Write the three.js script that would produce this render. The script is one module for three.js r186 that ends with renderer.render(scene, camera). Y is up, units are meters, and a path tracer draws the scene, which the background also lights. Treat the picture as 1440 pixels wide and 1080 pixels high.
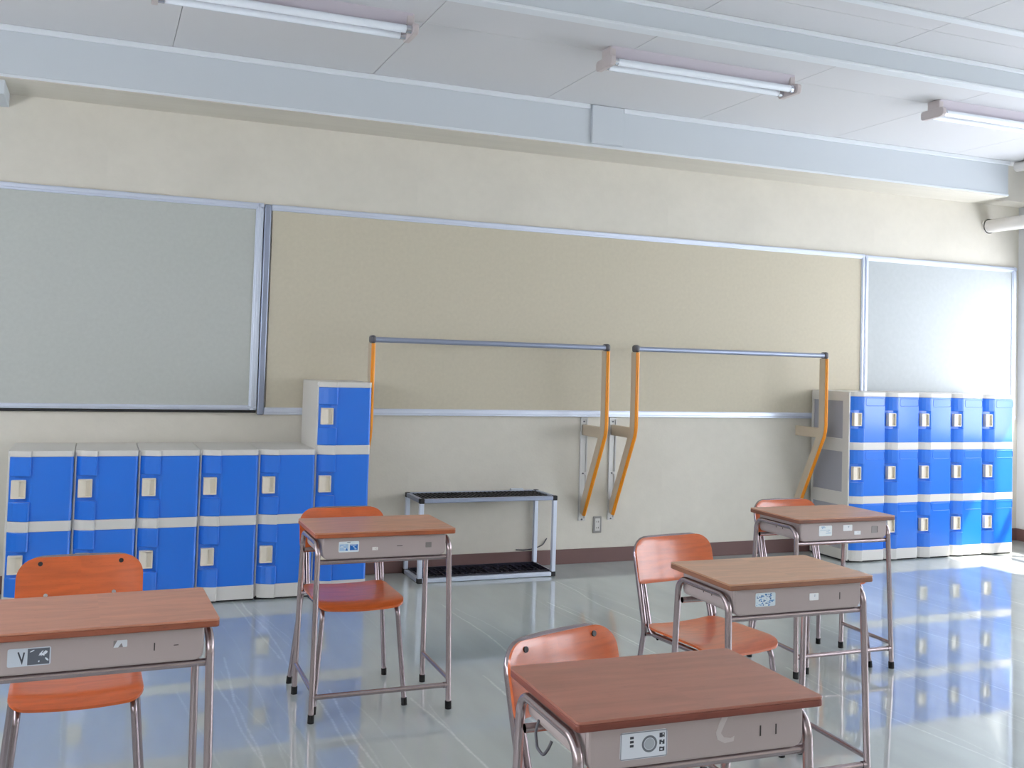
import * as THREE from 'three';
import { RoundedBoxGeometry } from 'three/addons/geometries/RoundedBoxGeometry.js';
import { mergeGeometries } from 'three/addons/utils/BufferGeometryUtils.js';
import { ImprovedNoise } from 'three/addons/math/ImprovedNoise.js';

// ───────── camera, sky, sun, exposure ─────────
const scene = new THREE.Scene();
const camera = new THREE.PerspectiveCamera(42.303, 4 / 3, 0.05, 200);
camera.rotation.order = 'YXZ';
camera.position.set(0, 1.4675, 6.5392);
camera.rotation.set(0.03995, -0.37591, 0.03);
camera.setViewOffset(1440, 1080, 27.92, 91.13, 1440, 1080);          // lens shift
scene.add(camera);

const renderer = new THREE.WebGLRenderer({ antialias: true });
renderer.toneMapping = THREE.LinearToneMapping;
renderer.toneMappingExposure = 2.22;
renderer.shadowMap.enabled = true;

scene.background = new THREE.Color().setRGB(0.93, 0.97, 1.05);        // hazy bright sky outside the windows
scene.backgroundIntensity = 4.2;

const sun = new THREE.DirectionalLight(new THREE.Color().setRGB(1, 0.95, 0.88), 6.5);
sun.position.set(7 + 10, 0.5 + 16, 1 + 6.5);
sun.target.position.set(7, 0.5, 1);
sun.castShadow = true;
sun.shadow.radius = 3;
sun.shadow.mapSize.set(2048, 2048);
Object.assign(sun.shadow.camera, { left: -8, right: 8, top: 8, bottom: -8, near: 1, far: 40 });
scene.add(sun, sun.target);

// ───────── helpers ─────────
const V = (x, y, z) => new THREE.Vector3(x, y, z);
let seed = 20240;
const rnd = () => { seed = (seed * 1664525 + 1013904223) % 4294967296; return seed / 4294967296; };
const taken = {};
function numbered(n) { const k = taken[n] = (taken[n] ?? -1) + 1; return k ? n + '_' + String(k).padStart(3, '0') : n; }
const clean = (g) => {
  if (g.index) g = g.toNonIndexed();
  for (const k of Object.keys(g.attributes)) if (!['position', 'normal', 'uv'].includes(k)) g.deleteAttribute(k);
  return g;
};
const merge = (list) => (list.length === 1 ? list[0] : mergeGeometries(list.map(clean)));
function mesh(name, geos, mat, parent = scene) {
  const m = new THREE.Mesh(merge([].concat(geos)), mat);
  m.name = parent === scene ? numbered(name) : name;
  m.castShadow = m.receiveShadow = true;
  parent.add(m);
  return m;
}
function thing(name, label, category, pos = [0, 0, 0], turn = 0, group) {
  const o = new THREE.Group();
  o.name = numbered(name); o.position.set(...pos); o.rotation.y = turn;
  o.userData = { label, category }; if (group) o.userData.group = group;
  scene.add(o); return o;
}
function copyOf(src, label, pos, turn = 0) {
  const c = src.clone(); c.name = numbered(src.name.replace(/_\d{3}$/, ''));
  c.userData = { ...src.userData, label }; c.position.set(...pos); c.rotation.y = turn;
  scene.add(c); return c;
}
function struct(name, geos, mat, parent = scene) {
  const m = new THREE.Mesh(merge([].concat(geos)), mat);
  m.name = name; m.castShadow = m.receiveShadow = true;
  if (parent === scene) m.userData.kind = 'structure';
  parent.add(m); return m;
}
const box = (w, h, d, x, y, z) => new THREE.BoxGeometry(w, h, d).translate(x, y, z);
const span = (x0, x1, y0, y1, z0, z1) => box(x1 - x0, y1 - y0, z1 - z0, (x0 + x1) / 2, (y0 + y1) / 2, (z0 + z1) / 2);
const rbox = (w, h, d, r, x, y, z) => new RoundedBoxGeometry(w, h, d, 2, Math.min(r, w / 2.01, h / 2.01, d / 2.01)).translate(x, y, z);
const rspan = (x0, x1, y0, y1, z0, z1, r = 0.003) => rbox(x1 - x0, y1 - y0, z1 - z0, r, (x0 + x1) / 2, (y0 + y1) / 2, (z0 + z1) / 2);

// a bent tube: corner points, radius, bend radius
function pipe(points, r, bend = 0, sides = 14, closed = false) {
  const P = [];
  const n = points.length;
  points.forEach((p, i) => {
    if (!bend || (!closed && (i === 0 || i === n - 1))) { P.push(p.clone()); return; }
    const a = points[(i + n - 1) % n], b = points[(i + 1) % n];
    const u = a.clone().sub(p), v = b.clone().sub(p), lu = u.length(), lv = v.length();
    u.normalize(); v.normalize();
    const ang = Math.acos(THREE.MathUtils.clamp(u.dot(v), -1, 1));
    if (Math.PI - ang < 0.02) { P.push(p.clone()); return; }
    const t = Math.min(bend / Math.tan(ang / 2), lu * 0.49, lv * 0.49), rad = t * Math.tan(ang / 2);
    const c = p.clone().addScaledVector(u.clone().add(v).normalize(), rad / Math.sin(ang / 2));
    const s = p.clone().addScaledVector(u, t).sub(c), e = p.clone().addScaledVector(v, t).sub(c);
    const sweep = Math.PI - ang, k = Math.max(3, Math.ceil(sweep / 0.2));
    for (let j = 0; j <= k; j++) {
      const f = j / k;
      P.push(c.clone().addScaledVector(s, Math.sin((1 - f) * sweep) / Math.sin(sweep)).addScaledVector(e, Math.sin(f * sweep) / Math.sin(sweep)));
    }
  });
  if (closed) P.push(P[0].clone());
  const pos = [], nor = [], uv = [], idx = [];
  let ref = null, len = 0;
  const rings = [];
  for (let i = 0; i < P.length; i++) {
    const a = P[Math.max(0, i - 1)], b = P[Math.min(P.length - 1, i + 1)];
    let T = b.clone().sub(a).normalize();
    if (closed && (i === 0 || i === P.length - 1)) T = P[1].clone().sub(P[P.length - 2]).normalize();
    if (!ref) ref = Math.abs(T.y) < 0.9 ? V(0, 1, 0) : V(1, 0, 0);
    ref = ref.clone().addScaledVector(T, -ref.dot(T)).normalize();
    const B = T.clone().cross(ref);
    if (i) len += P[i].distanceTo(P[i - 1]);
    rings.push([P[i], T]);
    for (let j = 0; j <= sides; j++) {
      const t = j / sides * Math.PI * 2, d = ref.clone().multiplyScalar(Math.cos(t)).addScaledVector(B, Math.sin(t));
      const q = P[i].clone().addScaledVector(d, r);
      pos.push(q.x, q.y, q.z); nor.push(d.x, d.y, d.z); uv.push(j / sides, len);
    }
  }
  const w = sides + 1;
  for (let i = 0; i < P.length - 1; i++) for (let j = 0; j < sides; j++) {
    const a = i * w + j, b = a + w;
    idx.push(a, a + 1, b, b, a + 1, b + 1);
  }
  if (!closed) for (const [at, sgn] of [[0, -1], [P.length - 1, 1]]) {
    const [c, T] = rings[at], base = pos.length / 3;
    pos.push(c.x, c.y, c.z); nor.push(T.x * sgn, T.y * sgn, T.z * sgn); uv.push(0, 0);
    for (let j = 0; j <= sides; j++) { const k = (at * w + j) * 3; pos.push(pos[k], pos[k + 1], pos[k + 2]); nor.push(T.x * sgn, T.y * sgn, T.z * sgn); uv.push(0, 0); }
    for (let j = 0; j < sides; j++) sgn > 0 ? idx.push(base, base + 1 + j + 1, base + 1 + j) : idx.push(base, base + 1 + j, base + 2 + j);
  }
  // make sure faces look outwards
  const g = new THREE.BufferGeometry();
  g.setAttribute('position', new THREE.Float32BufferAttribute(pos, 3));
  g.setAttribute('normal', new THREE.Float32BufferAttribute(nor, 3));
  g.setAttribute('uv', new THREE.Float32BufferAttribute(uv, 2));
  const A = V().fromArray(pos, idx[0] * 3), Bq = V().fromArray(pos, idx[1] * 3), C = V().fromArray(pos, idx[2] * 3);
  const face = Bq.sub(A).cross(C.sub(A)), out = V().fromArray(nor, idx[0] * 3);
  if (face.dot(out) < 0) for (let i = 0; i < idx.length; i += 3) { const t = idx[i + 1]; idx[i + 1] = idx[i + 2]; idx[i + 2] = t; }
  g.setIndex(idx);
  return g;
}
function roundRect(x0, y0, x1, y1, r, Cls = THREE.Shape) {
  const [a, b, c, d] = Array.isArray(r) ? r : [r, r, r, r];           // bottom left, bottom right, top right, top left
  const s = new Cls();
  s.moveTo(x0 + a, y0); s.lineTo(x1 - b, y0); if (b) s.quadraticCurveTo(x1, y0, x1, y0 + b);
  s.lineTo(x1, y1 - c); if (c) s.quadraticCurveTo(x1, y1, x1 - c, y1);
  s.lineTo(x0 + d, y1); if (d) s.quadraticCurveTo(x0, y1, x0, y1 - d);
  s.lineTo(x0, y0 + a); if (a) s.quadraticCurveTo(x0, y0, x0 + a, y0);
  return s;
}
const extrude = (s, depth, bevel = 0, seg = 6) => new THREE.ExtrudeGeometry(s, bevel
  ? { depth: depth - 2 * bevel, bevelEnabled: true, bevelThickness: bevel, bevelSize: bevel, bevelOffset: -bevel, bevelSegments: 2, curveSegments: seg }
  : { depth, bevelEnabled: false, curveSegments: seg }).translate(0, 0, bevel);

// ───────── procedural textures ─────────
const noise = new ImprovedNoise();
const fbm = (x, y, z, o = 4) => { let s = 0, a = 0.5, f = 1; for (let i = 0; i < o; i++) { s += a * noise.noise(x * f, y * f, z + i * 7.3); a *= 0.5; f *= 2.1; } return s; };
function dataTex(w, h, fn, srgb = true) {
  const d = new Uint8Array(w * h * 4);
  for (let j = 0; j < h; j++) for (let i = 0; i < w; i++) {
    const c = fn(i / w, j / h, i, j), k = (j * w + i) * 4;
    d[k] = c[0]; d[k + 1] = c[1]; d[k + 2] = c[2]; d[k + 3] = 255;
  }
  const t = new THREE.DataTexture(d, w, h);
  t.wrapS = t.wrapT = THREE.RepeatWrapping; t.magFilter = THREE.LinearFilter; t.minFilter = THREE.LinearMipmapLinearFilter; t.generateMipmaps = true;
  if (srgb) t.colorSpace = THREE.SRGBColorSpace;
  t.needsUpdate = true; return t;
}
const clamp8 = (v) => Math.max(0, Math.min(255, v));
// wood laminate: grain runs along u
function woodTex(base, contrast, z) {
  return dataTex(512, 512, (u, v) => {
    const g = fbm(u * 3, v * 46, z, 4) * 1.1 + fbm(u * 1.2, v * 9, z + 30, 3) * 1.3 + 0.35 * Math.sin(v * 60 + fbm(u * 2, v * 4, z + 9, 3) * 14);
    const pore = fbm(u * 22, v * 190, z + 50, 2) > 0.28 ? -0.5 : 0;
    const k = 1 + contrast * (g * 0.55 + pore);
    return base.map((c) => clamp8(c * k));
  });
}
const mottle = (base, amt, f, z) => dataTex(256, 256, (u, v) => { const k = 1 + amt * (fbm(u * f, v * f, z, 4) + 0.5 * fbm(u * f * 6, v * f * 6, z + 4, 2)); return base.map((c) => clamp8(c * k)); });
const bumpTex = (f, z) => dataTex(256, 256, (u, v) => { const k = clamp8(128 + 150 * fbm(u * f, v * f, z, 4)); return [k, k, k]; }, false);

const std = (o) => new THREE.MeshStandardMaterial(o);
const phys = (o) => new THREE.MeshPhysicalMaterial(o);
const tile = (t, x, y) => { const c = t.clone(); c.repeat.set(x, y); c.needsUpdate = true; return c; };

const M = {};
M.wall = std({ map: mottle([214, 209, 197], 0.035, 5, 1), roughness: 0.85, bumpMap: tile(bumpTex(40, 2), 3, 3), bumpScale: 0.0006 });
M.wallWhite = std({ color: '#d9dadb', roughness: 0.85 });
M.ceiling = std({ color: '#d3d3d5', roughness: 0.9, bumpMap: bumpTex(60, 3), bumpScale: 0.0004 });
M.beam = std({ color: '#c9cfd4', roughness: 0.8 });
M.trim = std({ color: '#dfe4e8', roughness: 0.6 });
M.boardGrey = std({ map: mottle([186, 189, 184], 0.03, 60, 11), roughness: 0.9 });
M.boardTan = std({ map: mottle([199, 191, 171], 0.03, 60, 12), roughness: 0.9 });
M.boardWhite = std({ map: mottle([178, 183, 184], 0.03, 40, 13), roughness: 0.75 });
M.alu = std({ color: '#d4dcec', metalness: 0.45, roughness: 0.32 });
M.aluDark = std({ color: '#9aa3b8', metalness: 0.6, roughness: 0.35 });
M.blackPlastic = std({ color: '#17161a', roughness: 0.5 });
M.greyPlastic = std({ color: '#55545a', roughness: 0.45 });
M.baseboard = std({ color: '#6f5350', roughness: 0.55 });
M.lockerBlue = phys({ color: '#1e74e0', roughness: 0.28, clearcoat: 0.45, clearcoatRoughness: 0.14 });
M.lockerWhite = phys({ color: '#d6d3cd', roughness: 0.42 });
M.lockerCup = phys({ color: '#e2d9c8', roughness: 0.4 });
M.lockerSide = phys({ color: '#a6a7b0', roughness: 0.5 });
M.steel = std({ color: '#b0a1a2', metalness: 0.85, roughness: 0.27 });
M.steelChair = std({ color: '#a3969a', metalness: 0.88, roughness: 0.25 });
M.chrome = std({ color: '#d6d8e0', metalness: 0.95, roughness: 0.2 });
M.tray = std({ color: '#b3a5a2', roughness: 0.45 });
M.slot = std({ color: '#3a3434', roughness: 0.8 });
M.orangePly = phys({ map: tile(woodTex([206, 98, 44], 0.13, 5), 2.2, 2.2), roughness: 0.3, clearcoat: 0.5, clearcoatRoughness: 0.15 });
M.rubber = std({ color: '#121214', roughness: 0.7 });
M.armCream = std({ color: '#c9b9a3', roughness: 0.55 });
M.armOrange = phys({ color: '#f39a15', roughness: 0.4, clearcoat: 0.3 });
M.plate = std({ color: '#c9c8c6', metalness: 0.3, roughness: 0.45 });
M.lampWhite = std({ color: '#c4bcc4', roughness: 0.5 });
M.lampTube = std({ color: '#eef4fb', roughness: 0.25 });
M.lampHolder = std({ color: '#c6bcbb', roughness: 0.5 });
M.pipeWhite = std({ color: '#e6e2de', roughness: 0.5 });
const topTones = [[190, 128, 102], [192, 132, 100], [164, 102, 84], [200, 152, 120], [192, 140, 112]];
const topMats = topTones.map((c, i) => phys({ map: tile(woodTex(c, 0.13, 20 + i * 3), 1.6, 1.6), roughness: 0.38, clearcoat: 0.25, clearcoatRoughness: 0.3 }));
const edgeMats = [[150, 84, 60], [168, 92, 56], [128, 66, 52], [148, 98, 72], [132, 84, 66]].map((c, i) => std({ map: tile(woodTex(c, 0.2, 60 + i), 1.6, 1.6), roughness: 0.45 }));

// polished sheet floor with pale stone veins
function floorTex() {
  const S = 2048, c = document.createElement('canvas'); c.width = c.height = S;
  const g = c.getContext('2d'), X0 = -2.3, W = 10, D = 9;
  const px = (x) => (x - X0) / W * S, pz = (z) => z / D * S;
  const img = g.createImageData(S, S);
  for (let j = 0; j < S; j++) for (let i = 0; i < S; i++) {
    const x = i / S * W, z = j / S * D;
    const k = 1 + 0.10 * fbm(x * 1.1, z * 0.35, 3, 4) + 0.07 * fbm(x * 6, z * 1.5, 8, 3), t = 0.03 * fbm(x * 0.8, z * 0.5, 40, 3);
    const q = (j * S + i) * 4;
    img.data[q] = clamp8(176 * k * (1 + t)); img.data[q + 1] = clamp8(184 * k); img.data[q + 2] = clamp8(183 * k * (1 - t)); img.data[q + 3] = 255;
  }
  g.putImageData(img, 0, 0);
  g.lineCap = 'round';
  const vein = (x, z0, z1, drift, width, alpha) => {
    let cx = x, z = z0; const ph = rnd() * 50;
    while (z < z1) {
      const nz = z + 0.03, nx = cx + drift * 0.03 + 0.012 * fbm(ph, nz * 1.4, 5, 3) + 0.004 * (rnd() - 0.5);
      g.strokeStyle = `rgba(232,236,236,${alpha * (0.55 + 0.7 * Math.abs(fbm(ph + 9, nz * 1.1, 2, 2)) + 0.25 * rnd())})`;
      g.lineWidth = width * (0.7 + 0.8 * rnd());
      g.beginPath(); g.moveTo(px(cx), pz(z)); g.lineTo(px(nx), pz(nz)); g.stroke();
      cx = nx; z = nz;
    }
  };
  // the veins that can be followed in the picture
  const seen = [[0.79, 0.5, 1.7, 0.055], [0.84, 0.55, 1.9, 0.05], [0.53, 1.7, 3.3, 0.07], [0.62, 1.6, 3.3, 0.06], [0.93, 2.1, 3.6, 0.012], [1.0, 2.2, 3.5, 0.02], [1.31, 2.4, 4.2, 0], [1.72, 2.2, 3.4, 0.03], [3.2, 2.5, 4.8, -0.005], [3.7, 2.3, 4.6, -0.01],
    [4.95, 1.1, 3.0, 0.09], [1.96, 0.9, 2.3, 0.06], [3.88, 1.8, 3.6, 0.1], [2.6, 1.0, 2.6, 0.04], [2.9, 0.5, 2.0, 0.05], [4.4, 1.4, 3.4, 0.06], [5.5, 0.8, 2.4, 0.07]];
  for (const [x, a, b, d] of seen) { vein(x, a, b, d, 1.5, 0.42); vein(x + 0.05, a + 0.1, b - 0.2, d * 1.4, 0.8, 0.3); }
  for (let i = 0; i < 120; i++) { const z0 = rnd() * 8.4; vein(X0 + rnd() * W, z0, z0 + 0.5 + rnd() * 1.6, (rnd() - 0.3) * 0.12, 0.6 + 0.8 * rnd(), 0.10 + 0.12 * rnd()); }
  const t = new THREE.CanvasTexture(c); t.colorSpace = THREE.SRGBColorSpace; t.flipY = false; return t;
}
M.floor = phys({ map: floorTex(), roughness: 0.05, ior: 2.0, bumpMap: tile(bumpTex(14, 77), 4, 4), bumpScale: 0.0003 });

// ───────── the room ─────────
const XL = -2.3, XR = 7.65, ZF = 8.7, CY = 3.26;
{
  const g = new THREE.BoxGeometry(XR - XL + 0.3, 0.2, ZF + 0.3).translate((XL + XR) / 2, -0.1, ZF / 2);
  const p = g.attributes.position, uv = g.attributes.uv;
  for (let i = 0; i < p.count; i++) uv.setXY(i, (p.getX(i) + 2.3) / 10, p.getZ(i) / 9);
  struct('floor', g, M.floor);
}
function wallUV(g) {                                                  // uv in metres on every face
  g = clean(g);
  const p = g.attributes.position, n = g.attributes.normal, uv = g.attributes.uv;
  for (let i = 0; i < p.count; i++) {
    const ax = Math.abs(n.getX(i)), ay = Math.abs(n.getY(i));
    uv.setXY(i, (ax > 0.7 ? p.getZ(i) : p.getX(i)) / 2, (ay > 0.7 ? p.getZ(i) : p.getY(i)) / 2);
  }
  return g;
}
struct('wall_back', wallUV(span(XL - 0.15, XR + 0.15, -0.2, 3.5, -0.15, 0)), M.wall);
struct('wall_front', wallUV(span(XL - 0.15, XR + 0.15, -0.2, 3.5, ZF, ZF + 0.15)), M.wall);
// unseen corridor side on the left: openings added to let in fill light
const FILLWIN = [[1.0, 3.0], [3.3, 5.3], [5.6, 8.2]], LS = 1.38, LH = 2.2;
struct('wall_left', [wallUV(span(XL - 0.15, XL, -0.2, LS, 0, ZF)), wallUV(span(XL - 0.15, XL, LH, 3.5, 0, ZF)), ...[[0, 1.0], [3.0, 3.3], [5.3, 5.6], [8.2, ZF]].map(([a, b]) => wallUV(span(XL - 0.15, XL, LS, LH, a, b)))], M.wall);
// window wall on the right: piers, sill wall and head wall round four openings
const WIN = [[0.12, 2.05], [2.3, 4.25], [4.5, 6.45], [6.7, 8.5]], SILL = 0.85, HEAD = 2.32;
{
  const piers = [[0, 0.12], [2.05, 2.3], [4.25, 4.5], [6.45, 6.7], [8.5, ZF]];
  struct('wall_right', [wallUV(span(XR, XR + 0.15, -0.2, SILL, 0, ZF)), wallUV(span(XR, XR + 0.15, HEAD, 3.5, 0, ZF)), ...piers.map(([a, b]) => wallUV(span(XR, XR + 0.15, SILL, HEAD, a, b)))], M.wallWhite);
  FILLWIN.forEach(([a, b], i) => {  // frames of the added fill openings, out of view on the left
    const w = new THREE.Group(); w.name = 'window_' + (i + 5); w.userData.kind = 'structure'; scene.add(w);
    const f = 0.04, x0 = XL - 0.1, x1 = XL - 0.05, mid = (a + b) / 2;
    struct('window_frame', [span(x0, x1, LS, LS + f, a, b), span(x0, x1, LH - f, LH, a, b), span(x0, x1, LS, LH, a, a + f), span(x0, x1, LS, LH, b - f, b), span(x0, x1, LS, LH, mid - f / 2, mid + f / 2)], M.alu, w);
  });
  WIN.forEach(([a, b], i) => {
    const w = new THREE.Group(); w.name = 'window_' + (i + 1); w.userData.kind = 'structure'; scene.add(w);
    const f = 0.04, x0 = XR + 0.05, x1 = XR + 0.1, mid = (a + b) / 2;
    struct('window_frame', [span(x0, x1, SILL, SILL + f, a, b), span(x0, x1, HEAD - f, HEAD, a, b), span(x0, x1, SILL, HEAD, a, a + f), span(x0, x1, SILL, HEAD, b - f, b), span(x0, x1, SILL, HEAD, mid - f / 2, mid + f / 2)], M.alu, w);
    struct('transom', span(x0, x1, 1.4, 1.46, a + f, b - f), M.alu, w);
    struct('window_sill', rspan(XR - 0.03, XR + 0.05, SILL - 0.02, SILL + 0.004, a, b, 0.004), M.trim, w);
  });
}
// ceiling: slab, and the boards with their joints
const ceil = struct('ceiling', [span(XL - 0.15, XR + 0.15, CY + 0.016, CY + 0.25, -0.15, ZF + 0.15), span(XL, XR, CY, CY + 0.02, 3.67, ZF)], M.ceiling);
for (let r = 0; r < 3; r++) for (let c = 0; c < 8; c++) {
  const x = -2.11 + c * 1.22, z = 0.4 + r * 1.09;
  struct('ceiling_panel', rspan(x + 0.0018, x + 1.2182, CY, CY + 0.018, z + 0.0018, z + 1.0882, 0.0015), M.ceiling, ceil);
}
struct('trim_1', span(XL, -2.11, CY, CY + 0.02, 0, 3.67), M.ceiling);
// beam along the back wall, second shallow beam, mouldings
const BZ = 0.4, BX = 7.06;
struct('ceiling_beam', [rspan(XL, BX, 2.972, CY + 0.02, 0.02, BZ, 0.006)], M.beam);
struct('beam_soffit', span(XL, BX, 2.962, 2.973, 0, BZ - 0.004), M.wall);
struct('trim_2', [rspan(XL, 3.105, 3.226, CY, BZ, BZ + 0.018, 0.006), rspan(3.37, BX, 3.226, CY, BZ, BZ + 0.018, 0.006), rspan(XL, BX, 2.966, 2.982, BZ - 0.004, BZ + 0.006, 0.003)], M.trim);
struct('ceiling_beam_front', [rspan(XL, XR, 3.125, CY + 0.01, 2.235, 2.29, 0.006)], M.beam);
struct('trim_3', [rspan(XL, XR, 3.235, CY, 2.29, 2.306, 0.005), rspan(XL, XR, 3.118, 3.134, 2.225, 2.3, 0.004)], M.trim);
struct('trim_4', [rspan(XL, XR, 3.245, CY, 2.74, 2.79, 0.005)], M.trim);
struct('wall_corner', wallUV(span(BX, XR, 2.97, CY + 0.02, 0, 0.22)), M.wall);
// baseboards
struct('baseboard_back', [rspan(XL, XR, 0, 0.105, 0, 0.014, 0.004)], M.baseboard);
struct('baseboard_right', [rspan(XR - 0.014, XR, 0, 0.105, 0.014, ZF, 0.004)], M.baseboard);
struct('baseboard_left', [rspan(XL, XL + 0.014, 0, 0.105, 0.014, ZF, 0.004)], M.baseboard);

// ───────── notice boards ─────────
function board(label, x0, x1, y0, y1, mat, o = {}) {
  const t = thing('notice_board', label, 'notice board', [x0, y0, 0], 0, 'framed boards along the back wall');
  const w = x1 - x0, h = y1 - y0, f = o.f ?? 0.042, fb = o.fb ?? f, fl = o.fl ?? f, fr = o.fr ?? f, d = 0.032;
  mesh('panel', (() => { const g = span(0.01, w - 0.01, 0.01, h - 0.01, 0.002, 0.016); const p = g.attributes.position, uv = g.attributes.uv; for (let i = 0; i < p.count; i++) uv.setXY(i, p.getX(i) / 1.5, p.getY(i) / 1.5); return g; })(), mat, t);
  const rail = (X0, X1, Y0, Y1) => { const along = X1 - X0 > Y1 - Y0; return [rspan(X0, X1, Y0, Y1, 0, d * 0.8, 0.004), along ? rspan(X0, X1, (Y0 + Y1) / 2 - (Y1 - Y0) * 0.2, (Y0 + Y1) / 2 + (Y1 - Y0) * 0.38, 0, d, 0.004) : rspan((X0 + X1) / 2 - (X1 - X0) * 0.3, (X0 + X1) / 2 + (X1 - X0) * 0.1, Y0, Y1, 0, d, 0.004)]; };
  mesh('frame_rail', rail(0, w, h - f, h), M.alu, t);
  mesh('frame_rail', rail(0, w, 0, fb), M.alu, t);
  if (fl) mesh('frame_stile', rail(0, fl, 0, h), M.alu, t);
  if (fr) mesh('frame_stile', rail(w - fr, w, 0, h), M.alu, t);
  return t;
}
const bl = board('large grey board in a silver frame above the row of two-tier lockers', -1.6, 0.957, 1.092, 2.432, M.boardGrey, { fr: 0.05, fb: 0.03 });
mesh('edge_post', [rspan(2.562, 2.604, -0.03, 1.335, 0, 0.036, 0.008), new THREE.CylinderGeometry(0.005, 0.005, 0.004, 10).rotateX(Math.PI / 2).translate(2.583, 0.02, 0.037)], M.aluDark, bl);
mesh('shadow_strip', rspan(0, 2.556, -0.017, -0.0005, 0, 0.024, 0.003), M.blackPlastic, bl);  // black strip stands in for the shade below the frame
const bm = board('long tan board behind the two bent wall frames', 1.006, 5.886, 1.064, 2.43, M.boardTan, { fl: 0, fr: 0.03, f: 0.04, fb: 0.046 });
board('whitish sunlit board above the three-tier lockers in the corner', 5.89, 7.6, 1.064, 2.424, M.boardWhite, { f: 0.045, fl: 0.036, fr: 0.05 });

// ───────── cover boxes, pipes, outlet, cord ─────────
{
  const a = thing('cover_box', 'square white cover box on the face of the ceiling beam, above the tan board', 'cover box', [3.12, 2.99, BZ], 0, 'cover boxes by the ceiling beam');
  mesh('cover', rspan(0, 0.243, 0, 0.266, 0, 0.022, 0.004), M.beam, a);
  const b = thing('cover_box', 'small white box under the left end of the ceiling beam, high on the wall', 'cover box', [-0.86, 2.88, 0], 0, 'cover boxes by the ceiling beam');
  mesh('cover', rspan(0, 0.3, 0, 0.092, 0, 0.34, 0.006), M.beam, b);
  const p1 = thing('pipe', 'thick white pipe running out of the back wall above the corner board', 'pipe', [7.27, 2.77, 0], 0, 'white pipes in the window corner');
  mesh('tube', pipe([V(0, 0, 0.0), V(0, 0, 7)], 0.058, 0, 28), M.pipeWhite, p1);
  mesh('collar', pipe([V(0, 0, 0.0), V(0, 0, 0.02)], 0.066, 0, 28), M.pipeWhite, p1);
  const p2 = thing('pipe', 'white pipe along the ceiling beside the end of the beam', 'pipe', [7.13, 3.215, 0.42], 0, 'white pipes in the window corner');
  mesh('tube', pipe([V(0, 0, 0), V(0, 0, 6.6)], 0.04, 0, 24), M.pipeWhite, p2);
  const o = thing('wall_outlet', 'grey upright wall outlet plate low beside the bent frames', 'outlet', [3.457, 0.275, 0], 0);
  mesh('cover_plate', extrude(roundRect(-0.034, -0.06, 0.034, 0.06, 0.006), 0.008, 0.002), M.greyPlastic.clone(), o).material.color.set('#8d8b88');
  mesh('socket', extrude(roundRect(-0.02, -0.045, 0.02, 0.045, 0.004), 0.004, 0.001).translate(0, 0, 0.008), std({ color: '#cfcdc8', roughness: 0.4 }), o);
  for (const s of [-1, 1]) for (const x of [-0.007, 0.007]) mesh('socket_hole', box(0.003, 0.012, 0.002, x, s * 0.022, 0.0125), M.blackPlastic, o);
  const c = thing('cord', 'thin grey cord looping from behind the low metal stand to the wall', 'cord', [2.97, 0, 0.03]);
  mesh('wire', pipe([V(-0.16, 0.12, -0.022), V(-0.1, 0.115, -0.021), V(-0.02, 0.12, -0.02), V(0.05, 0.145, -0.02), V(0.08, 0.19, -0.022)], 0.004, 0.05, 8), M.greyPlastic, c);
}

// ───────── ceiling lamps ─────────
{
  const L = 1.29, t = thing('ceiling_lamp', 'unlit twin-tube ceiling lamp at the far left, cut by the top of the photo', 'ceiling lamp', [0.82, CY, 1.55], 0, 'unlit twin-tube ceiling lamps');
  const prof = new THREE.Shape(); prof.moveTo(-0.055, 0); prof.lineTo(0.055, 0); prof.lineTo(0.03, -0.062); prof.lineTo(-0.03, -0.062);
  mesh('housing', extrude(prof, L - 0.02, 0.003).rotateY(Math.PI / 2).translate(-L / 2 + 0.01, 0, 0), M.lampWhite, t);
  for (const z of [-0.055, 0.055]) mesh('tube', pipe([V(-L / 2 + 0.035, -0.088, z), V(L / 2 - 0.035, -0.088, z)], 0.021, 0, 18), M.lampTube, t);
  const caps = roundRect(-0.095, -0.118, 0.095, -0.058, 0.024);
  for (const s of [-1, 1]) {
    const h = mesh('lamp_holder', [extrude(caps, 0.03, 0.004).rotateY(Math.PI / 2).translate(s * (L / 2 - 0.005) - 0.015, 0, 0), rspan(s * (L / 2 - 0.022) - 0.02, s * (L / 2 - 0.022) + 0.02, -0.075, 0, -0.05, 0.05, 0.006)], M.lampHolder, t);
    for (const z of [-0.055, 0.055]) mesh('cap_ring', pipe([V(s * (L / 2 - 0.05), -0.088, z), V(s * (L / 2 - 0.018), -0.088, z)], 0.0225, 0, 16), M.chrome, h);
  }
  copyOf(t, 'unlit twin-tube ceiling lamp above the square cover box, whole in view', [3.26, CY, 1.55]);
  copyOf(t, 'unlit twin-tube ceiling lamp nearest the window corner at the right', [5.7, CY, 1.55]);
}

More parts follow.
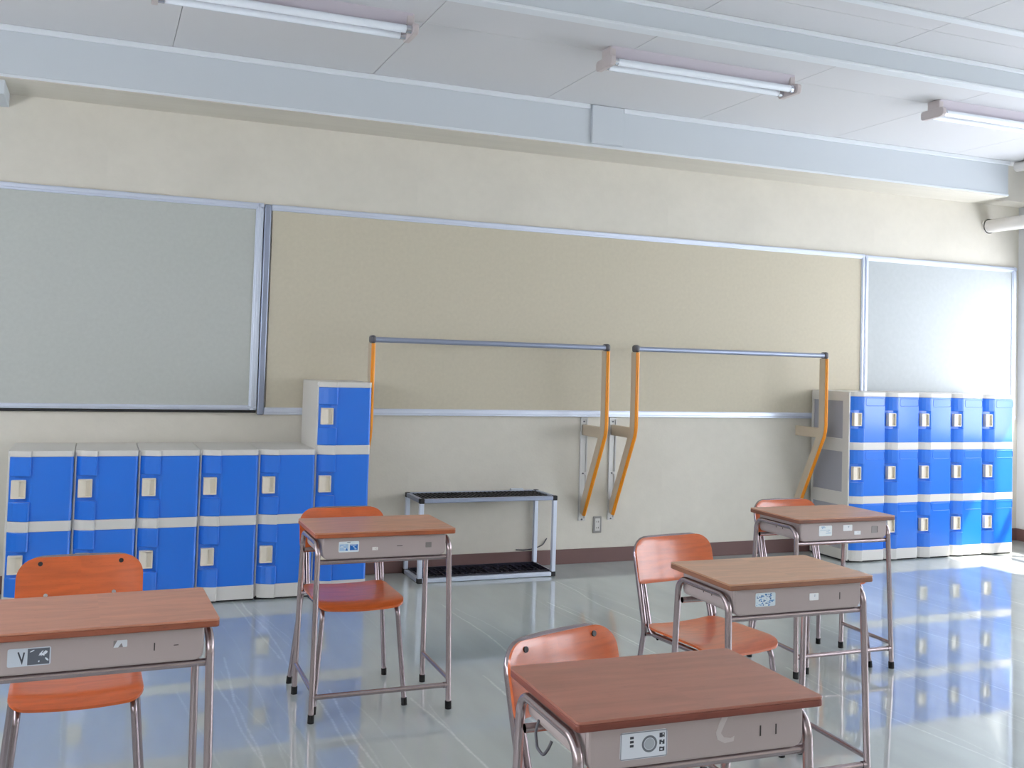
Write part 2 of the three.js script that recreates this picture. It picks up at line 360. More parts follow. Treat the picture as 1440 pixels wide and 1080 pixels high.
// ───────── lockers ─────────
const LW = 0.337;
function plan(w, kind) {                                              // front outline seen from above, shape y = -z
  const s = new THREE.Shape(), h = w / 2, b = -h + 0.35 * w;
  const bulge = [[-h, -0.046], [-h + 0.004, -0.038], [-h + 0.014, -0.028], [-h + 0.034, -0.014], [-h + 0.06, -0.002], [b - 0.024, 0.009], [b - 0.01, 0.0125], [b - 0.004, 0.012], [b + 0.001, 0.007]];
  const flat = [[h - 0.014, -0.002], [h - 0.005, -0.006], [h, -0.018]];
  const pts = kind === 'band' ? [...bulge, [b + 0.003, -0.0015], ...flat]
    : kind === 'strip' ? [...bulge.map(([x, z]) => [x + 0.0008, z]), [b + 0.002, -0.006]]
      : [[-h, -0.046], [-h + 0.004, -0.038], [-h + 0.016, -0.03], [-h + 0.04, -0.024], [b - 0.03, -0.02], [b - 0.01, -0.011], [b, -0.004], [b + 0.012, -0.002], ...flat];
  s.moveTo(pts[0][0], 0.05); pts.forEach(([x, z]) => s.lineTo(x, -z)); s.lineTo(pts[pts.length - 1][0], 0.05); s.closePath();
  return s;
}
const upright = (s, h, y, bevel = 0.0025) => extrude(s, h, bevel).rotateX(-Math.PI / 2).scale(1, 1, 1).translate(0, y, 0);
// rotateX(-90): shape y becomes -z, so shape (x,-z) lands on (x, z)
const lockerParts = {};
function lockerBits(w) {
  if (lockerParts.done) return lockerParts;
  const dh = 0.352;
  const door = [upright(plan(w - 0.004, 'panel'), dh, 0)];
  door.push(upright(plan(w - 0.004, 'strip'), dh * 0.3, dh * 0.7, 0.004), upright(plan(w - 0.004, 'strip'), dh * 0.3, 0, 0.004));
  lockerParts.door = merge(door);
  const cx0 = -w / 2 + 0.07 * w, cx1 = -w / 2 + 0.29 * w, cy0 = dh * 0.5 - 0.05, cy1 = dh * 0.5 + 0.05;
  const ring = roundRect(cx0, cy0, cx1, cy1, 0.004); ring.holes.push(roundRect(cx0 + 0.007, cy0 + 0.007, cx1 - 0.007, cy1 - 0.007, 0.002, THREE.Path));
  const mid = cx0 + (cx1 - cx0) * 0.55;
  const scoop = new THREE.Shape(); scoop.moveTo(cx0 + 0.006, 0.0); scoop.lineTo(cx0 + 0.006, -0.003); scoop.quadraticCurveTo(mid - 0.004, -0.002, mid + 0.004, 0.009); scoop.lineTo(cx1 - 0.006, 0.013); scoop.lineTo(cx1 - 0.006, 0.022); scoop.lineTo(cx0 + 0.006, 0.022);
  lockerParts.cup = merge([extrude(ring, 0.03, 0.0015).translate(0, 0, -0.026), extrude(scoop, cy1 - cy0 - 0.012).rotateX(-Math.PI / 2).translate(0, cy0 + 0.006, 0)]);
  const lx0 = -w / 2 + 0.42 * w, lx1 = w / 2 - 0.012, ly0 = dh * 0.8, ly1 = dh - 0.012, zz = -0.002;
  lockerParts.label = pipe([V(lx0, ly0, zz), V(lx1, ly0, zz), V(lx1, ly1, zz), V(lx0, ly1, zz)], 0.0022, 0.016, 8, true);
  lockerParts.done = true; return lockerParts;
}
function makeLocker(tiers, depth, label, group, slots) {
  const w = LW, b = lockerBits(w), base = 0.092, dh = 0.352, rail = 0.058, top = 0.034;
  const H = base + tiers * dh + (tiers - 1) * rail + top;
  const t = thing('locker', label, 'locker', [0, 0, 0], 0, group);     // origin: front centre at floor
  // carcass: side walls with raised stiles and rails, back, top
  const g = [span(-w / 2 + 0.012, w / 2 - 0.012, 0.02, H - 0.02, -depth, -depth + 0.01), rspan(-w / 2 + 0.001, w / 2 - 0.001, H - 0.02, H, -depth, -0.03, 0.006), span(-w / 2 + 0.012, w / 2 - 0.012, 0.02, 0.03, -depth, -0.04)];
  const side = [];
  for (const s of [-1, 1]) {
    side.push(box(0.006, H - 0.03, depth - 0.045, s * (w / 2 - 0.015), H / 2, -depth / 2 - 0.02));
    const face = (y0, y1, z0, z1) => g.push(rbox(0.014, y1 - y0, z1 - z0, 0.003, s * (w / 2 - 0.008), (y0 + y1) / 2, (z0 + z1) / 2));
    if (!slots) continue;
    face(0.012, H - 0.012, -0.1, -0.031); face(0.012, H - 0.012, -depth, -depth + 0.02); face(H - 0.075, H - 0.012, -depth, -0.09); face(0.012, 0.09, -depth, -0.09);
    for (let k = 1; k < tiers; k++) { const y = base + k * dh + (k - 0.5) * rail; face(y - 0.05, y + 0.05, -depth, -0.09); }
  }
  mesh('carcass', g, M.lockerWhite, t);
  for (const p of slots ? side : side.map((q, i) => rbox(0.013, H - 0.03, depth - 0.035, 0.005, (i ? 1 : -1) * (w / 2 - 0.0075), H / 2, -depth / 2 - 0.016))) mesh('side_panel', p, slots ? M.lockerSide : M.lockerWhite, t);
  mesh('plinth', span(-w / 2 + 0.01, w / 2 - 0.002, 0, 0.022, -depth + 0.01, -0.026), M.blackPlastic, t);
  mesh('base_panel', [upright(plan(w - 0.001, 'band'), base - 0.012, 0.012)], M.lockerWhite, t);
  for (let k = 0; k < tiers; k++) {
    const y = base + k * (dh + rail);
    const d = mesh('door', b.door, M.lockerBlue, t); d.position.y = y;
    const c = mesh('handle', b.cup, M.lockerCup, d);
    if (slots) mesh('label_slot', b.label, M.lockerBlue, d);
    mesh(k < tiers - 1 ? 'front_rail' : 'top_rail', [upright(plan(w - 0.001, 'band'), (k < tiers - 1 ? rail : top) - 0.001, y + dh + 0.0005)], M.lockerWhite, t);
  }
  return t;
}
{
  const grp = 'two-tier lockers on the left', X0 = -0.438, Z = 0.535, P = 0.3375;
  const L = ['leftmost two-tier blue locker, its lower door partly behind the orange chair back', 'second two-tier blue locker from the left, behind the orange chair back', 'third two-tier blue locker from the left, right of the foremost left chair back', 'fourth two-tier blue locker from the left', 'two-tier blue locker directly left of the taller three-tier tower'];
  const a = makeLocker(2, 0.5, L[0], grp, false); a.position.set(X0 + P / 2, 0, Z);
  for (let k = 1; k < 5; k++) copyOf(a, L[k], [X0 + P * (k + 0.5), 0, Z]);
  const tw = makeLocker(3, 0.5, 'tall three-tier blue locker at the right end of the left row, above its neighbours', 'three-tier locker tower', false);
  tw.position.set(X0 + P * 5.5, 0, Z);
}
{
  const grp = 'three-tier lockers by the window corner', X0 = 5.3597, Z = 0.4901, P = 0.3365;
  const L = ['three-tier blue locker with its grey side wall showing, first of the right block', 'second three-tier blue locker in the right block, right of the grey-sided one', 'middle three-tier blue locker of the right block of five', 'fourth three-tier blue locker in the right block, with a slanting patch of sun low down', 'rightmost three-tier blue locker, brightly sunlit in the window corner'];
  const a = makeLocker(3, 0.458, L[0], grp, true); a.position.set(X0 + P / 2, 0, Z);
  for (let k = 1; k < 5; k++) copyOf(a, L[k], [X0 + P * (k + 0.5), 0, Z]);
}

// ───────── bent wall frames ─────────
function wallFrame(label, xa, xb, plates) {
  const t = thing('wall_frame', label, 'wall rack', [xa, 0, 0], 0, 'bent wall frames with a top rail');
  const W = xb - xa, za = 0.33, top = 1.545, elbow = 0.985, foot = 0.36;
  const arm = (off0, off1) => {                                       // side outline between two offsets from the spine, (z, y)
    const path = [[za, top], [za, elbow + 0.05], [za - 0.004, elbow + 0.01], [za - 0.014, elbow - 0.03], [0.02, foot]];
    const nrm = path.map((p, i) => { const a = path[Math.max(0, i - 1)], b = path[Math.min(path.length - 1, i + 1)]; const dx = b[0] - a[0], dy = b[1] - a[1], l = Math.hypot(dx, dy); return [-dy / l, dx / l]; });
    const s = new THREE.Shape();
    path.forEach((p, i) => { const q = [p[0] + nrm[i][0] * off1, p[1] + nrm[i][1] * off1]; i ? s.lineTo(...q) : s.moveTo(...q); });
    [...path.keys()].reverse().forEach((i) => s.lineTo(path[i][0] + nrm[i][0] * off0, path[i][1] + nrm[i][1] * off0));
    s.closePath();
    return s;
  };
  for (const [x, plate] of [[0, plates[0]], [W, plates[1]]]) {
    const side = extrude(arm(-0.046, 0.018), 0.032, 0.004).rotateY(-Math.PI / 2).translate(x + 0.016, 0, 0);
    const a = mesh('arm', side, M.armCream, t);
    mesh('edge_strip', [extrude(arm(0.016, 0.027), 0.026, 0.003).rotateY(-Math.PI / 2).translate(x + 0.013, 0, 0), extrude(arm(0.026, 0.032), 0.012, 0.002).rotateY(-Math.PI / 2).translate(x + 0.008, 0, 0)], M.armOrange, a);
    mesh('corner_cap', [rspan(x - 0.019, x + 0.019, top, top + 0.052, za - 0.042, za + 0.026, 0.017)], M.greyPlastic, t);
    mesh('bracket', [rspan(x - 0.013, x + 0.013, 0.93, 1.008, 0.005, za - 0.02, 0.004)], M.armCream, t);
    if (plate) {
      const s = roundRect(-0.029, 0.308, 0.029, 1.06, 0.004);
      s.holes.push(roundRect(-0.018, 0.66, 0.02, 1.045, 0.004, THREE.Path), roundRect(-0.018, 0.44, 0.02, 0.645, 0.016, THREE.Path), roundRect(-0.016, 0.325, 0.018, 0.385, 0.006, THREE.Path));
      const p = mesh('wall_plate', [extrude(s, 0.014, 0.002).translate(x, 0, 0), box(0.05, 0.74, 0.004, x, 0.684, 0.002)], M.plate, t);
      for (const y of [0.652, 0.318, 1.03]) mesh('bolt', new THREE.CylinderGeometry(0.006, 0.006, 0.006, 10).rotateX(Math.PI / 2).translate(x - 0.004, y, 0.016), M.greyPlastic, p);
    }
  }
  mesh('top_rail', pipe([V(0.01, top + 0.024, za), V(W - 0.01, top + 0.024, za)], 0.0175, 0, 18), M.aluDark, t);
  return t;
}
wallFrame('bent wall frame with silver top rail and orange-edged arms, above the low metal stand', 1.632, 3.327, [true, true]);
wallFrame('bent wall frame with silver top rail and orange-edged arms, ending at the grey-sided locker', 3.565, 5.235, [true, false]);

// ───────── umbrella stand ─────────
{
  const t = thing('umbrella_stand', 'low silver umbrella stand with black grid and tray against the back wall', 'umbrella stand', [1.976, 0, 0.0177]);
  const W = 0.984, D = 0.34, H = 0.5455, q = 0.03;
  for (const [x, z] of [[0, 0], [W - q, 0], [0, D - q], [W - q, D - q]]) {
    const p = mesh('leg', [rspan(x, x + q, 0.03, H - 0.03, z, z + q, 0.006)], M.alu, t);
    for (const y of [0, H - 0.032]) mesh('corner_block', rspan(x - 0.001, x + q + 0.001, y, y + 0.032, z - 0.001, z + q + 0.001, 0.004), M.blackPlastic, p);
  }
  for (const y of [0.002, H - q]) {
    for (const z of [0, D - q]) mesh('long_rail', [rspan(q, W - q, y, y + q - 0.002, z, z + q, 0.005)], y > 0.1 ? M.aluDark : M.alu, t);
    for (const x of [0, W - q]) mesh('side_rail', [rspan(x, x + q, y, y + q - 0.002, q, D - q, 0.005)], y > 0.1 ? M.aluDark : M.alu, t);
  }
  const grid = [];
  for (const z of [0.035, 0.115, 0.17, 0.225, 0.305]) grid.push(span(q, W - q, H - 0.02, H - 0.006, z - 0.004, z + 0.004));
  for (let k = 0; k < 30; k++) { const x = q + 0.02 + k * (W - 2 * q - 0.04) / 29; grid.push(span(x - 0.003, x + 0.003, H - 0.02, H - 0.004, 0.03, 0.31)); }
  mesh('divider_grid', grid, M.blackPlastic, t);
  const tray = [span(q, W - q, 0.008, 0.014, q, D - q)];
  for (const z of [q, D - q - 0.006]) tray.push(span(q, W - q, 0.008, 0.04, z, z + 0.006));
  for (const x of [q, W - q - 0.006]) tray.push(span(x, x + 0.006, 0.008, 0.04, q, D - q));
  for (let k = 1; k < 20; k++) { const x = q + k * (W - 2 * q) / 20; tray.push(span(x - 0.002, x + 0.002, 0.012, 0.028, q, D - q)); }
  for (let k = 1; k < 5; k++) { const z = q + k * (D - 2 * q) / 5; tray.push(span(q, W - q, 0.012, 0.028, z - 0.002, z + 0.002)); }
  mesh('drip_tray', tray, std({ color: '#1c1b2a', roughness: 0.35 }), t);
  mesh('name_clip', [rspan(0.77, 0.865, H - 0.012, H + 0.012, 0.004, 0.028, 0.003)], std({ color: '#cfd6de', roughness: 0.4 }), t);
}

// ───────── stickers on the desk trays ─────────
function sticker(w, h, draw) {
  const c = document.createElement('canvas'); c.width = 256; c.height = Math.round(256 * h / w);
  draw(c.getContext('2d'), c.width, c.height);
  const t = new THREE.CanvasTexture(c); t.colorSpace = THREE.SRGBColorSpace;
  return std({ map: t, roughness: 0.35 });
}
function stickerMesh(parent, mat, x, y, w, h, z) {
  const g = extrude(roundRect(-w / 2, -h / 2, w / 2, h / 2, Math.min(w, h) * 0.12), 0.0012), p = g.attributes.position, uv = g.attributes.uv;
  for (let i = 0; i < p.count; i++) uv.setXY(i, p.getX(i) / w + 0.5, p.getY(i) / h + 0.5);
  const m = mesh('sticker', g.translate(x, y, z), mat, parent); return m;
}
const scribble = (g, x, y, w, h, col, n) => { g.fillStyle = col; for (let i = 0; i < n; i++) { const a = rnd() * 0.8; g.fillRect(x + a * w, y + i * h / n, w * (0.15 + rnd() * (0.85 - a)), h / n * 0.55); } };
const S = {
  blueWhite: sticker(0.085, 0.043, (g, w, h) => { g.fillStyle = '#e6eff4'; g.fillRect(0, 0, w, h); scribble(g, 60, 6, 110, 14, '#6c7480', 1); g.fillStyle = '#a9cbe8'; g.fillRect(10, 32, 110, 80); scribble(g, 16, 40, 90, 70, '#e6eff4', 5); g.fillStyle = '#1c6fc6'; g.fillRect(140, 38, 100, 70); scribble(g, 146, 44, 86, 60, '#cfe3f2', 4); g.beginPath(); g.fillStyle = '#1c6fc6'; g.moveTo(100, 78); g.lineTo(118, 112); g.lineTo(82, 112); g.fill(); }),
  smallWhite: sticker(0.025, 0.013, (g, w, h) => { g.fillStyle = '#ece9e4'; g.fillRect(0, 0, w, h); scribble(g, 30, 20, 190, 90, '#b9b4b0', 3); }),
  ring: sticker(0.11, 0.058, (g, w, h) => { g.fillStyle = '#dfe3ea'; g.fillRect(0, 0, w, h); g.strokeStyle = '#8f949c'; g.lineWidth = 5; g.strokeRect(4, 4, w - 8, h - 8); g.lineWidth = 11; g.strokeStyle = '#6f747c'; g.beginPath(); g.arc(158, 66, 36, 0, 7); g.stroke(); g.fillStyle = '#aab0b8'; g.beginPath(); g.arc(158, 66, 28, 0, 7); g.fill(); g.fillStyle = '#3c4048'; for (let k = 0; k < 3; k++) { g.fillRect(52, 22 + k * 20, 20, 12); g.fillRect(212, 18 + k * 34, 28, 22); } scribble(g, 214, 20, 24, 90, '#dfe3ea', 6); }),
  pattern: sticker(0.075, 0.045, (g, w, h) => { g.fillStyle = '#dbe8f0'; g.fillRect(0, 0, w, h); for (let i = 0; i < 90; i++) { g.fillStyle = ['#3f7fc0', '#7fb0da', '#eaf4fa', '#2f5f98'][i % 4]; g.fillRect(10 + rnd() * (w - 34), 10 + rnd() * (h - 26), 6 + rnd() * 18, 5 + rnd() * 12); } }),
  lined: sticker(0.07, 0.045, (g, w, h) => { g.fillStyle = '#eef3f5'; g.fillRect(0, 0, w, h); scribble(g, 16, 14, 120, 40, '#6aa0cc', 3); scribble(g, 16, 66, 220, 70, '#b9cfdf', 5); g.strokeStyle = '#9fb8c8'; g.strokeRect(3, 3, w - 6, h - 6); }),
  white: sticker(0.05, 0.025, (g, w, h) => { g.fillStyle = '#f2f4f6'; g.fillRect(0, 0, w, h); scribble(g, 20, 30, 150, 40, '#8fa4b6', 2); }),
  silver: sticker(0.1, 0.045, (g, w, h) => { g.fillStyle = '#ccd4de'; g.fillRect(0, 0, w, h); g.fillStyle = '#5f646e'; g.fillRect(118, 6, 130, h - 12); g.fillStyle = '#dfe6ee'; for (let i = 0; i < 8; i++) { g.beginPath(); g.ellipse(130 + rnd() * 105, 14 + rnd() * (h - 28), 6 + rnd() * 18, 3 + rnd() * 7, rnd() * 3, 0, 7); g.fill(); } g.strokeStyle = '#3d424c'; g.lineWidth = 9; g.beginPath(); g.moveTo(62, 22); g.lineTo(86, 88); g.lineTo(98, 26); g.stroke(); }),
  torn: sticker(0.03, 0.018, (g, w, h) => { g.fillStyle = '#d9dde2'; g.fillRect(0, 0, w, h); g.fillStyle = '#8a8482'; g.beginPath(); g.moveTo(0, 0); g.lineTo(70, 0); g.lineTo(0, h); g.fill(); g.beginPath(); g.moveTo(90, h); g.lineTo(150, 60); g.lineTo(180, h); g.fill(); }),
  metal: std({ color: '#8d8886', metalness: 0.6, roughness: 0.4 }),
};

// ───────── desks ─────────
const DW = 0.597, DD = 0.376, DH = 0.75;
const deskGeo = {};
{
  const top = extrude(roundRect(-DW / 2, -DD / 2, DW / 2, DD / 2, 0.014), 0.006, 0.0015, 5).rotateX(-Math.PI / 2).translate(0, DH - 0.006, 0);
  const edge = extrude(roundRect(-DW / 2, -DD / 2, DW / 2, DD / 2, 0.014), 0.017, 0.004, 5).rotateX(-Math.PI / 2).translate(0, DH - 0.0225, 0);
  deskGeo.top = top; deskGeo.edge = edge;
  // tray: U-shaped shell closed at the front (towards +z), open to the pupil
  const tw = 0.262, y1 = DH - 0.023, y0 = y1 - 0.09;
  const prof = roundRect(-tw, y0, tw, y1, [0.028, 0.028, 0, 0]), inner = roundRect(-tw + 0.003, y0 + 0.003, tw - 0.003, y1 - 0.0005, [0.026, 0.026, 0, 0], THREE.Path);
  const shell = prof.clone(); shell.holes.push(inner);
  deskGeo.tray = merge([extrude(shell, 0.3).translate(0, 0, -0.15), extrude(prof, 0.016, 0.006).translate(0, 0, 0.148)]);
  const fx = DW / 2 * 0.9686, fz = DD / 2 * 0.96, tx = 0.279, r = 0.0115, ty = DH - 0.05;
  deskGeo.legs = [[-1, 1], [1, 1], [-1, -1], [1, -1]].map(([sx, sz]) => [pipe([V(sx * fx, 0.012, sz * fz), V(sx * tx, ty, sz * (DD / 2 - 0.034)), V(sx * tx, ty, 0)], r, 0.05, 16), pipe([V(sx * fx, 0, sz * fz), V(sx * (fx - 0.0008), 0.032, sz * (fz - 0.0003))], 0.0135, 0, 16)]);
  const at = (sx, sz, y) => { const k = y / ty; return V(sx * (fx + (tx - fx) * k), y, sz * (fz + (DD / 2 - 0.034 - fz) * k)); };
  deskGeo.sideRail = (sx) => pipe([at(sx, -1, 0.13), at(sx, 1, 0.122)], 0.0095, 0, 12);
  deskGeo.lowBar = pipe([at(-1, 1, 0.098), at(1, 1, 0.098)], 0.0105, 0, 14);
  deskGeo.topBars = [pipe([V(-tx, y0 - 0.012, 0.145), V(tx, y0 - 0.012, 0.145)], 0.0105, 0, 14), pipe([V(-tx, y0 - 0.012, -0.13), V(tx, y0 - 0.012, -0.13)], 0.0105, 0, 14)];
  deskGeo.hook = pipe([V(-tx + 0.018, y0 + 0.02, -0.09), V(-tx + 0.008, y0 - 0.005, -0.085), V(-tx + 0.002, y0 - 0.03, -0.06), V(-tx, y0 - 0.032, -0.02), V(-tx + 0.004, y0 - 0.012, -0.004), V(-tx + 0.012, y0 + 0.004, -0.004)], 0.0035, 0.02, 8);
  deskGeo.ends = [-1, 1].map((s) => pipe([at(s, 1, 0.098).add(V(-s * 0.022, 0, 0)), at(s, 1, 0.098).add(V(-s * 0.014, 0, 0.0))], 0.0122, 0, 14));
  deskGeo.y0 = y0; deskGeo.y1 = y1;
}
function desk(label, x, z, turn, tone, extras) {
  const t = thing('school_desk', label, 'desk', [x, 0, z], turn, 'wooden-topped school desks');
  const top = mesh('desktop', deskGeo.top, topMats[tone], t);
  mesh('edge_band', deskGeo.edge, edgeMats[tone], top);
  const tray = mesh('book_tray', deskGeo.tray, M.tray, t);
  for (const [leg, foot] of deskGeo.legs) { const l = mesh('leg', leg, M.steel, t); mesh('rubber_foot', foot, M.rubber, l); }
  for (const s of [-1, 1]) mesh('side_bar', deskGeo.sideRail(s), M.steel, t);
  const lb = mesh('foot_bar', deskGeo.lowBar, M.steel, t);
  for (const g of deskGeo.ends) mesh('bar_collar', g, M.steel, lb);
  for (const g of deskGeo.topBars) mesh('tray_bar', g, M.steel, t);
  if (extras.hook) mesh('bag_hook', deskGeo.hook, M.greyPlastic, t);
  const slots = [];
  for (const [sx, w, h] of extras.slots ?? [[0.15, 0.003, 0.022], [0.19, 0.003, 0.022]]) slots.push(box(w, h, 0.0012, sx, deskGeo.y0 + 0.045, 0.1642));
  for (const zz of [-0.02, 0.03]) slots.push(box(0.0012, 0.022, 0.004, -0.2623, deskGeo.y0 + 0.05, zz));
  for (const g of slots) mesh('slot', g, M.slot, tray);
  for (const [m, sx, sy, w, h] of extras.stickers) stickerMesh(tray, S[m], sx, deskGeo.y0 + sy, w, h, 0.164);
  if (extras.tape) {
    const p = new THREE.Shape([[0.055, 0.088], [0.07, 0.088], [0.058, 0.066], [0.05, 0.05], [0.058, 0.04], [0.075, 0.037], [0.084, 0.041], [0.082, 0.03], [0.06, 0.028], [0.042, 0.037], [0.038, 0.052], [0.046, 0.072]].map(([x, y]) => new THREE.Vector2(x, y)));
    mesh('tape_scrap', extrude(p, 0.001).translate(0, deskGeo.y0, 0.164), std({ color: '#c9c0bd', roughness: 0.4 }), tray);
  }
  return t;
}
desk('desk at the left edge of the photo, with torn silver stickers on its grey tray', 0.03, 3.593, 0.0267, 0, { stickers: [['silver', -0.165, 0.045, 0.1, 0.045], ['torn', 0.05, 0.06, 0.034, 0.018]], slots: [[0.135, 0.003, 0.02], [0.19, 0.012, 0.002]] });
desk('desk in front of the locker tower, blue and white sticker on its grey tray', 1.1335, 2.385, 0, 1, { stickers: [['blueWhite', -0.155, 0.05, 0.084, 0.043], ['smallWhite', -0.045, 0.038, 0.024, 0.013], ['metal', 0.185, 0.045, 0.026, 0.022]], slots: [[0.06, 0.024, 0.002]] });
desk('nearest desk, dark reddish top, with a round-printed silver sticker on its tray', 1.2182, 4.567, -0.0239, 2, { stickers: [['ring', -0.135, 0.045, 0.11, 0.056]], hook: true, tape: true });
desk('pale brown desk in the middle right, with a blue patterned sticker on its tray', 2.2589, 3.5886, -0.0078, 3, { stickers: [['pattern', -0.14, 0.05, 0.08, 0.045], ['white', 0.06, 0.048, 0.038, 0.024]], slots: [[0.17, 0.003, 0.024]] });
desk('farthest right desk, before the right locker block, with three white labels on its tray', 3.4173, 2.48, 0, 4, { stickers: [['lined', -0.115, 0.048, 0.078, 0.05], ['white', 0.02, 0.058, 0.055, 0.03], ['white', 0.08, 0.032, 0.04, 0.018], ['metal', 0.185, 0.045, 0.034, 0.034]], slots: [[0.205, 0.003, 0.03]] });

// ───────── chairs ─────────
const curved = (w, h, thick, bow, r, nx = 18, ny = 10) => {           // a rounded plate in x, y bowed towards -z in the middle
  const g = extrude(roundRect(-w / 2, -h / 2, w / 2, h / 2, r), thick, thick * 0.35, 8);
  return g;
};
function plate(w, h, thick, corner, shape, cornerLow = corner, n = 26, m = 16) {
  // closed rounded plate over a grid; shape(u in -1..1, v in -1..1) gives the offset along z
  const pos = [], uv = [], idx = [];
  const inside = (u, v, corner) => {                                          // square grid squeezed into a rounded rectangle
    let x = u * w / 2, y = v * h / 2;
    const cx = w / 2 - corner, cy = h / 2 - corner, qx = Math.abs(x) - cx, qy = Math.abs(y) - cy;
    if (qx > 0 && qy > 0) { const mx = Math.max(qx, qy), l = Math.hypot(qx, qy), k = mx / l; x = Math.sign(x) * (cx + qx * k); y = Math.sign(y) * (cy + qy * k); }
    return [x, y];
  };
  for (const side of [1, -1]) for (let j = 0; j <= m; j++) for (let i = 0; i <= n; i++) {
    let u = i / n * 2 - 1, v = j / m * 2 - 1;
    const [x, y] = inside(u, v, v < 0 ? cornerLow : corner), e = Math.max(Math.abs(u), Math.abs(v)), round = e > 0.97 ? 0.35 : 0.5;
    pos.push(x, y, shape(x / (w / 2), y / (h / 2)) + side * thick * round); uv.push(x, y);
  }
  const q = (n + 1) * (m + 1), at = (s, i, j) => s * q + j * (n + 1) + i;
  for (let j = 0; j < m; j++) for (let i = 0; i < n; i++) {
    idx.push(at(0, i, j), at(0, i + 1, j), at(0, i + 1, j + 1), at(0, i, j), at(0, i + 1, j + 1), at(0, i, j + 1));
    idx.push(at(1, i, j), at(1, i + 1, j + 1), at(1, i + 1, j), at(1, i, j), at(1, i, j + 1), at(1, i + 1, j + 1));
  }
  const rim = []; for (let i = 0; i < n; i++) rim.push([i, 0]); for (let j = 0; j < m; j++) rim.push([n, j]); for (let i = n; i > 0; i--) rim.push([i, m]); for (let j = m; j > 0; j--) rim.push([0, j]);
  const B = pos.length / 3;
  for (const s of [0, 1]) for (const [i, j] of rim) { const k = at(s, i, j) * 3; pos.push(pos[k], pos[k + 1], pos[k + 2]); uv.push(pos[k], pos[k + 1]); }
  const R = rim.length;
  for (let k = 0; k < R; k++) { const a = B + k, b = B + (k + 1) % R; idx.push(a, a + R, b, b, a + R, b + R); }
  const g = new THREE.BufferGeometry();
  g.setAttribute('position', new THREE.Float32BufferAttribute(pos, 3)); g.setAttribute('uv', new THREE.Float32BufferAttribute(uv, 2));
  g.setIndex(idx); g.computeVertexNormals(); return g;
}
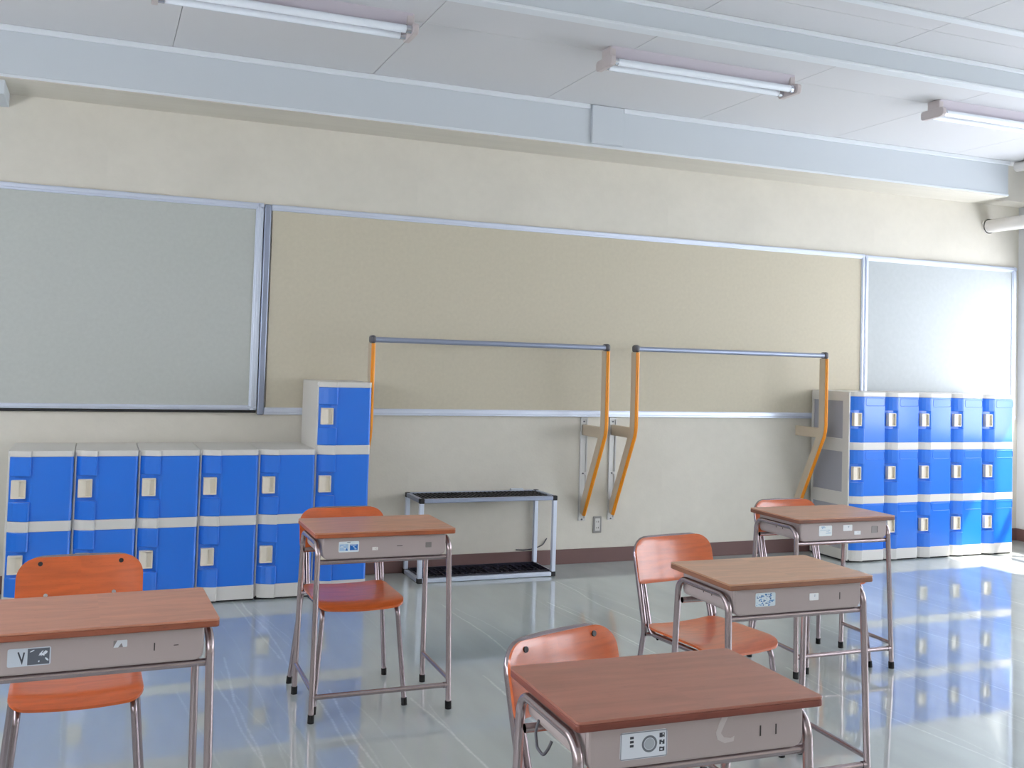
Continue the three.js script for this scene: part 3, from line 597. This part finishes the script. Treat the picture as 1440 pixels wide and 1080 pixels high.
function makeChair(label) {
  const t = thing('school_chair', label, 'chair', [0, 0, 0], 0, 'orange plywood school chairs');
  const SH = 0.43, r = 0.0105;
  // seat: dished, front edge rolled down
  const seat = plate(0.375, 0.37, 0.012, 0.05, (u, v) => 0.012 * u * u - 0.004 + (v > 0.55 ? -0.09 * (v - 0.55) ** 2 : 0) + (v < -0.6 ? 0.05 * (v + 0.6) ** 2 : 0));
  // plate's +y becomes the front (+z), its z becomes up
  seat.rotateX(Math.PI / 2).scale(1, -1, 1);
  { const ix = seat.index.array; for (let i = 0; i < ix.length; i += 3) { const k = ix[i + 1]; ix[i + 1] = ix[i + 2]; ix[i + 2] = k; } seat.computeVertexNormals(); }
  seat.translate(0, SH, 0.025);
  mesh('seat', seat, M.orangePly, t);
  const lean = (y) => -0.165 - Math.max(0, y - SH) * 0.24;            // z of the uprights above the seat
  const backH = 0.178, yb = 0.776 - backH / 2;
  const back = plate(0.392, backH, 0.012, 0.068, (u, v) => -0.026 * (1 - u * u), 0.02);
  back.rotateX(-Math.atan(0.24)).translate(0, yb - 0.004, lean(yb) + 0.024);
  const bk = mesh('backrest', back, M.orangePly, t);
  const on = (x, y, lift) => V(x, y, lean(y) + 0.024 - 0.026 * (1 - (x / 0.196) ** 2) * 0.97 + lift);
  const disc = (x, y, rr) => new THREE.CylinderGeometry(rr, rr, 0.004, 14).rotateX(Math.PI / 2 - Math.atan(0.24)).translate(...on(x, y, 0.0065).toArray());
  for (const x of [-0.105, 0.105]) mesh('rivet', disc(x, yb - 0.04, 0.007), M.chrome, bk);
  for (const x of [-0.125, 0.125]) mesh('bolt_hole', disc(x, yb + 0.06, 0.0075), M.blackPlastic, bk);
  // hoop behind the backrest
  const hx = 0.181, yt = 0.757, hr = 0.062;
  const behind = (x, y) => V(x, y, lean(y) + 0.024 - 0.026 * (1 - (x / 0.196) ** 2) - 0.0185);
  const hoop = [behind(-hx, 0.6)];
  for (let k = 0; k <= 5; k++) { const a = k / 5 * Math.PI / 2; hoop.push(behind(-hx + hr - hr * Math.cos(a), yt - hr + hr * Math.sin(a))); }
  for (let k = 1; k < 6; k++) hoop.push(behind((-hx + hr) + k / 6 * 2 * (hx - hr), yt));
  for (let k = 5; k >= 0; k--) { const a = k / 5 * Math.PI / 2; hoop.push(behind(hx - hr + hr * Math.cos(a), yt - hr + hr * Math.sin(a))); }
  hoop.push(behind(hx, 0.6));
  mesh('back_hoop', [pipe([V(-hx, SH - 0.02, lean(0)), V(-hx, SH + 0.02, lean(SH) - 0.002), ...hoop, V(hx, SH + 0.02, lean(SH) - 0.002), V(hx, SH - 0.02, lean(0))], 0.0115, 0.03, 16)], M.steelChair, t);
  for (const s of [-1, 1]) {
    // rear leg drops from the hoop and spreads back
    const rl = mesh('leg', pipe([V(s * hx, SH - 0.012, -0.165), V(s * 0.218, 0.01, -0.205)], r, 0, 14), M.steelChair, t);
    mesh('rubber_foot', pipe([V(s * 0.2185, 0, -0.206), V(s * 0.2165, 0.03, -0.203)], 0.0125, 0, 14), M.rubber, rl);
    // side tube: up the back, along under the seat, down to the front foot
    const xi = s * 0.159;
    const fl = mesh('leg', pipe([V(xi, 0.66, lean(0.66) - 0.004), V(xi, SH - 0.022, -0.152), V(xi, SH - 0.024, 0.172), V(s * 0.193, 0.01, 0.205)], r, 0.045, 14), M.steelChair, t);
    mesh('rubber_foot', pipe([V(s * 0.1935, 0, 0.2055), V(s * 0.1918, 0.03, 0.203)], 0.0125, 0, 14), M.rubber, fl);
    mesh('clamp', pipe([V(s * hx, SH - 0.022, -0.155), V(xi, SH - 0.022, -0.145)], 0.008, 0, 10), M.steelChair, t);
  }
  for (const z of [-0.1, 0.15]) mesh('stretcher', pipe([V(-0.168, SH - 0.026, z), V(0.168, SH - 0.026, z)], 0.008, 0, 12), M.steelChair, t);
  return t;
}
{
  const c = makeChair('orange chair at the left edge desk, two bright rivets on its backrest');
  c.position.set(-0.02, 0, 3.15); c.rotation.y = 0.02;
  const plain = (o, names) => { const b = o.children.find((m) => m.name === 'backrest'); for (const m of [...b.children]) if (names.includes(m.name)) b.remove(m); return o; };
  plain(copyOf(c, 'orange chair tucked under the desk in front of the locker tower', [1.066, 0, 2.265], 0), ['rivet', 'bolt_hole']);
  plain(copyOf(c, 'orange chair behind the nearest desk, two dark holes in its turned backrest', [1.215, 0, 4.42], 0.35), ['rivet']);
  plain(copyOf(c, 'orange chair pulled out behind the pale brown desk', [2.24, 0, 3.24], 0.14), ['rivet', 'bolt_hole']);
  plain(copyOf(c, 'orange chair tucked behind the farthest right desk, by the grey-sided locker', [3.42, 0, 2.41], 0), ['rivet', 'bolt_hole']);
}
renderer.render(scene, camera);
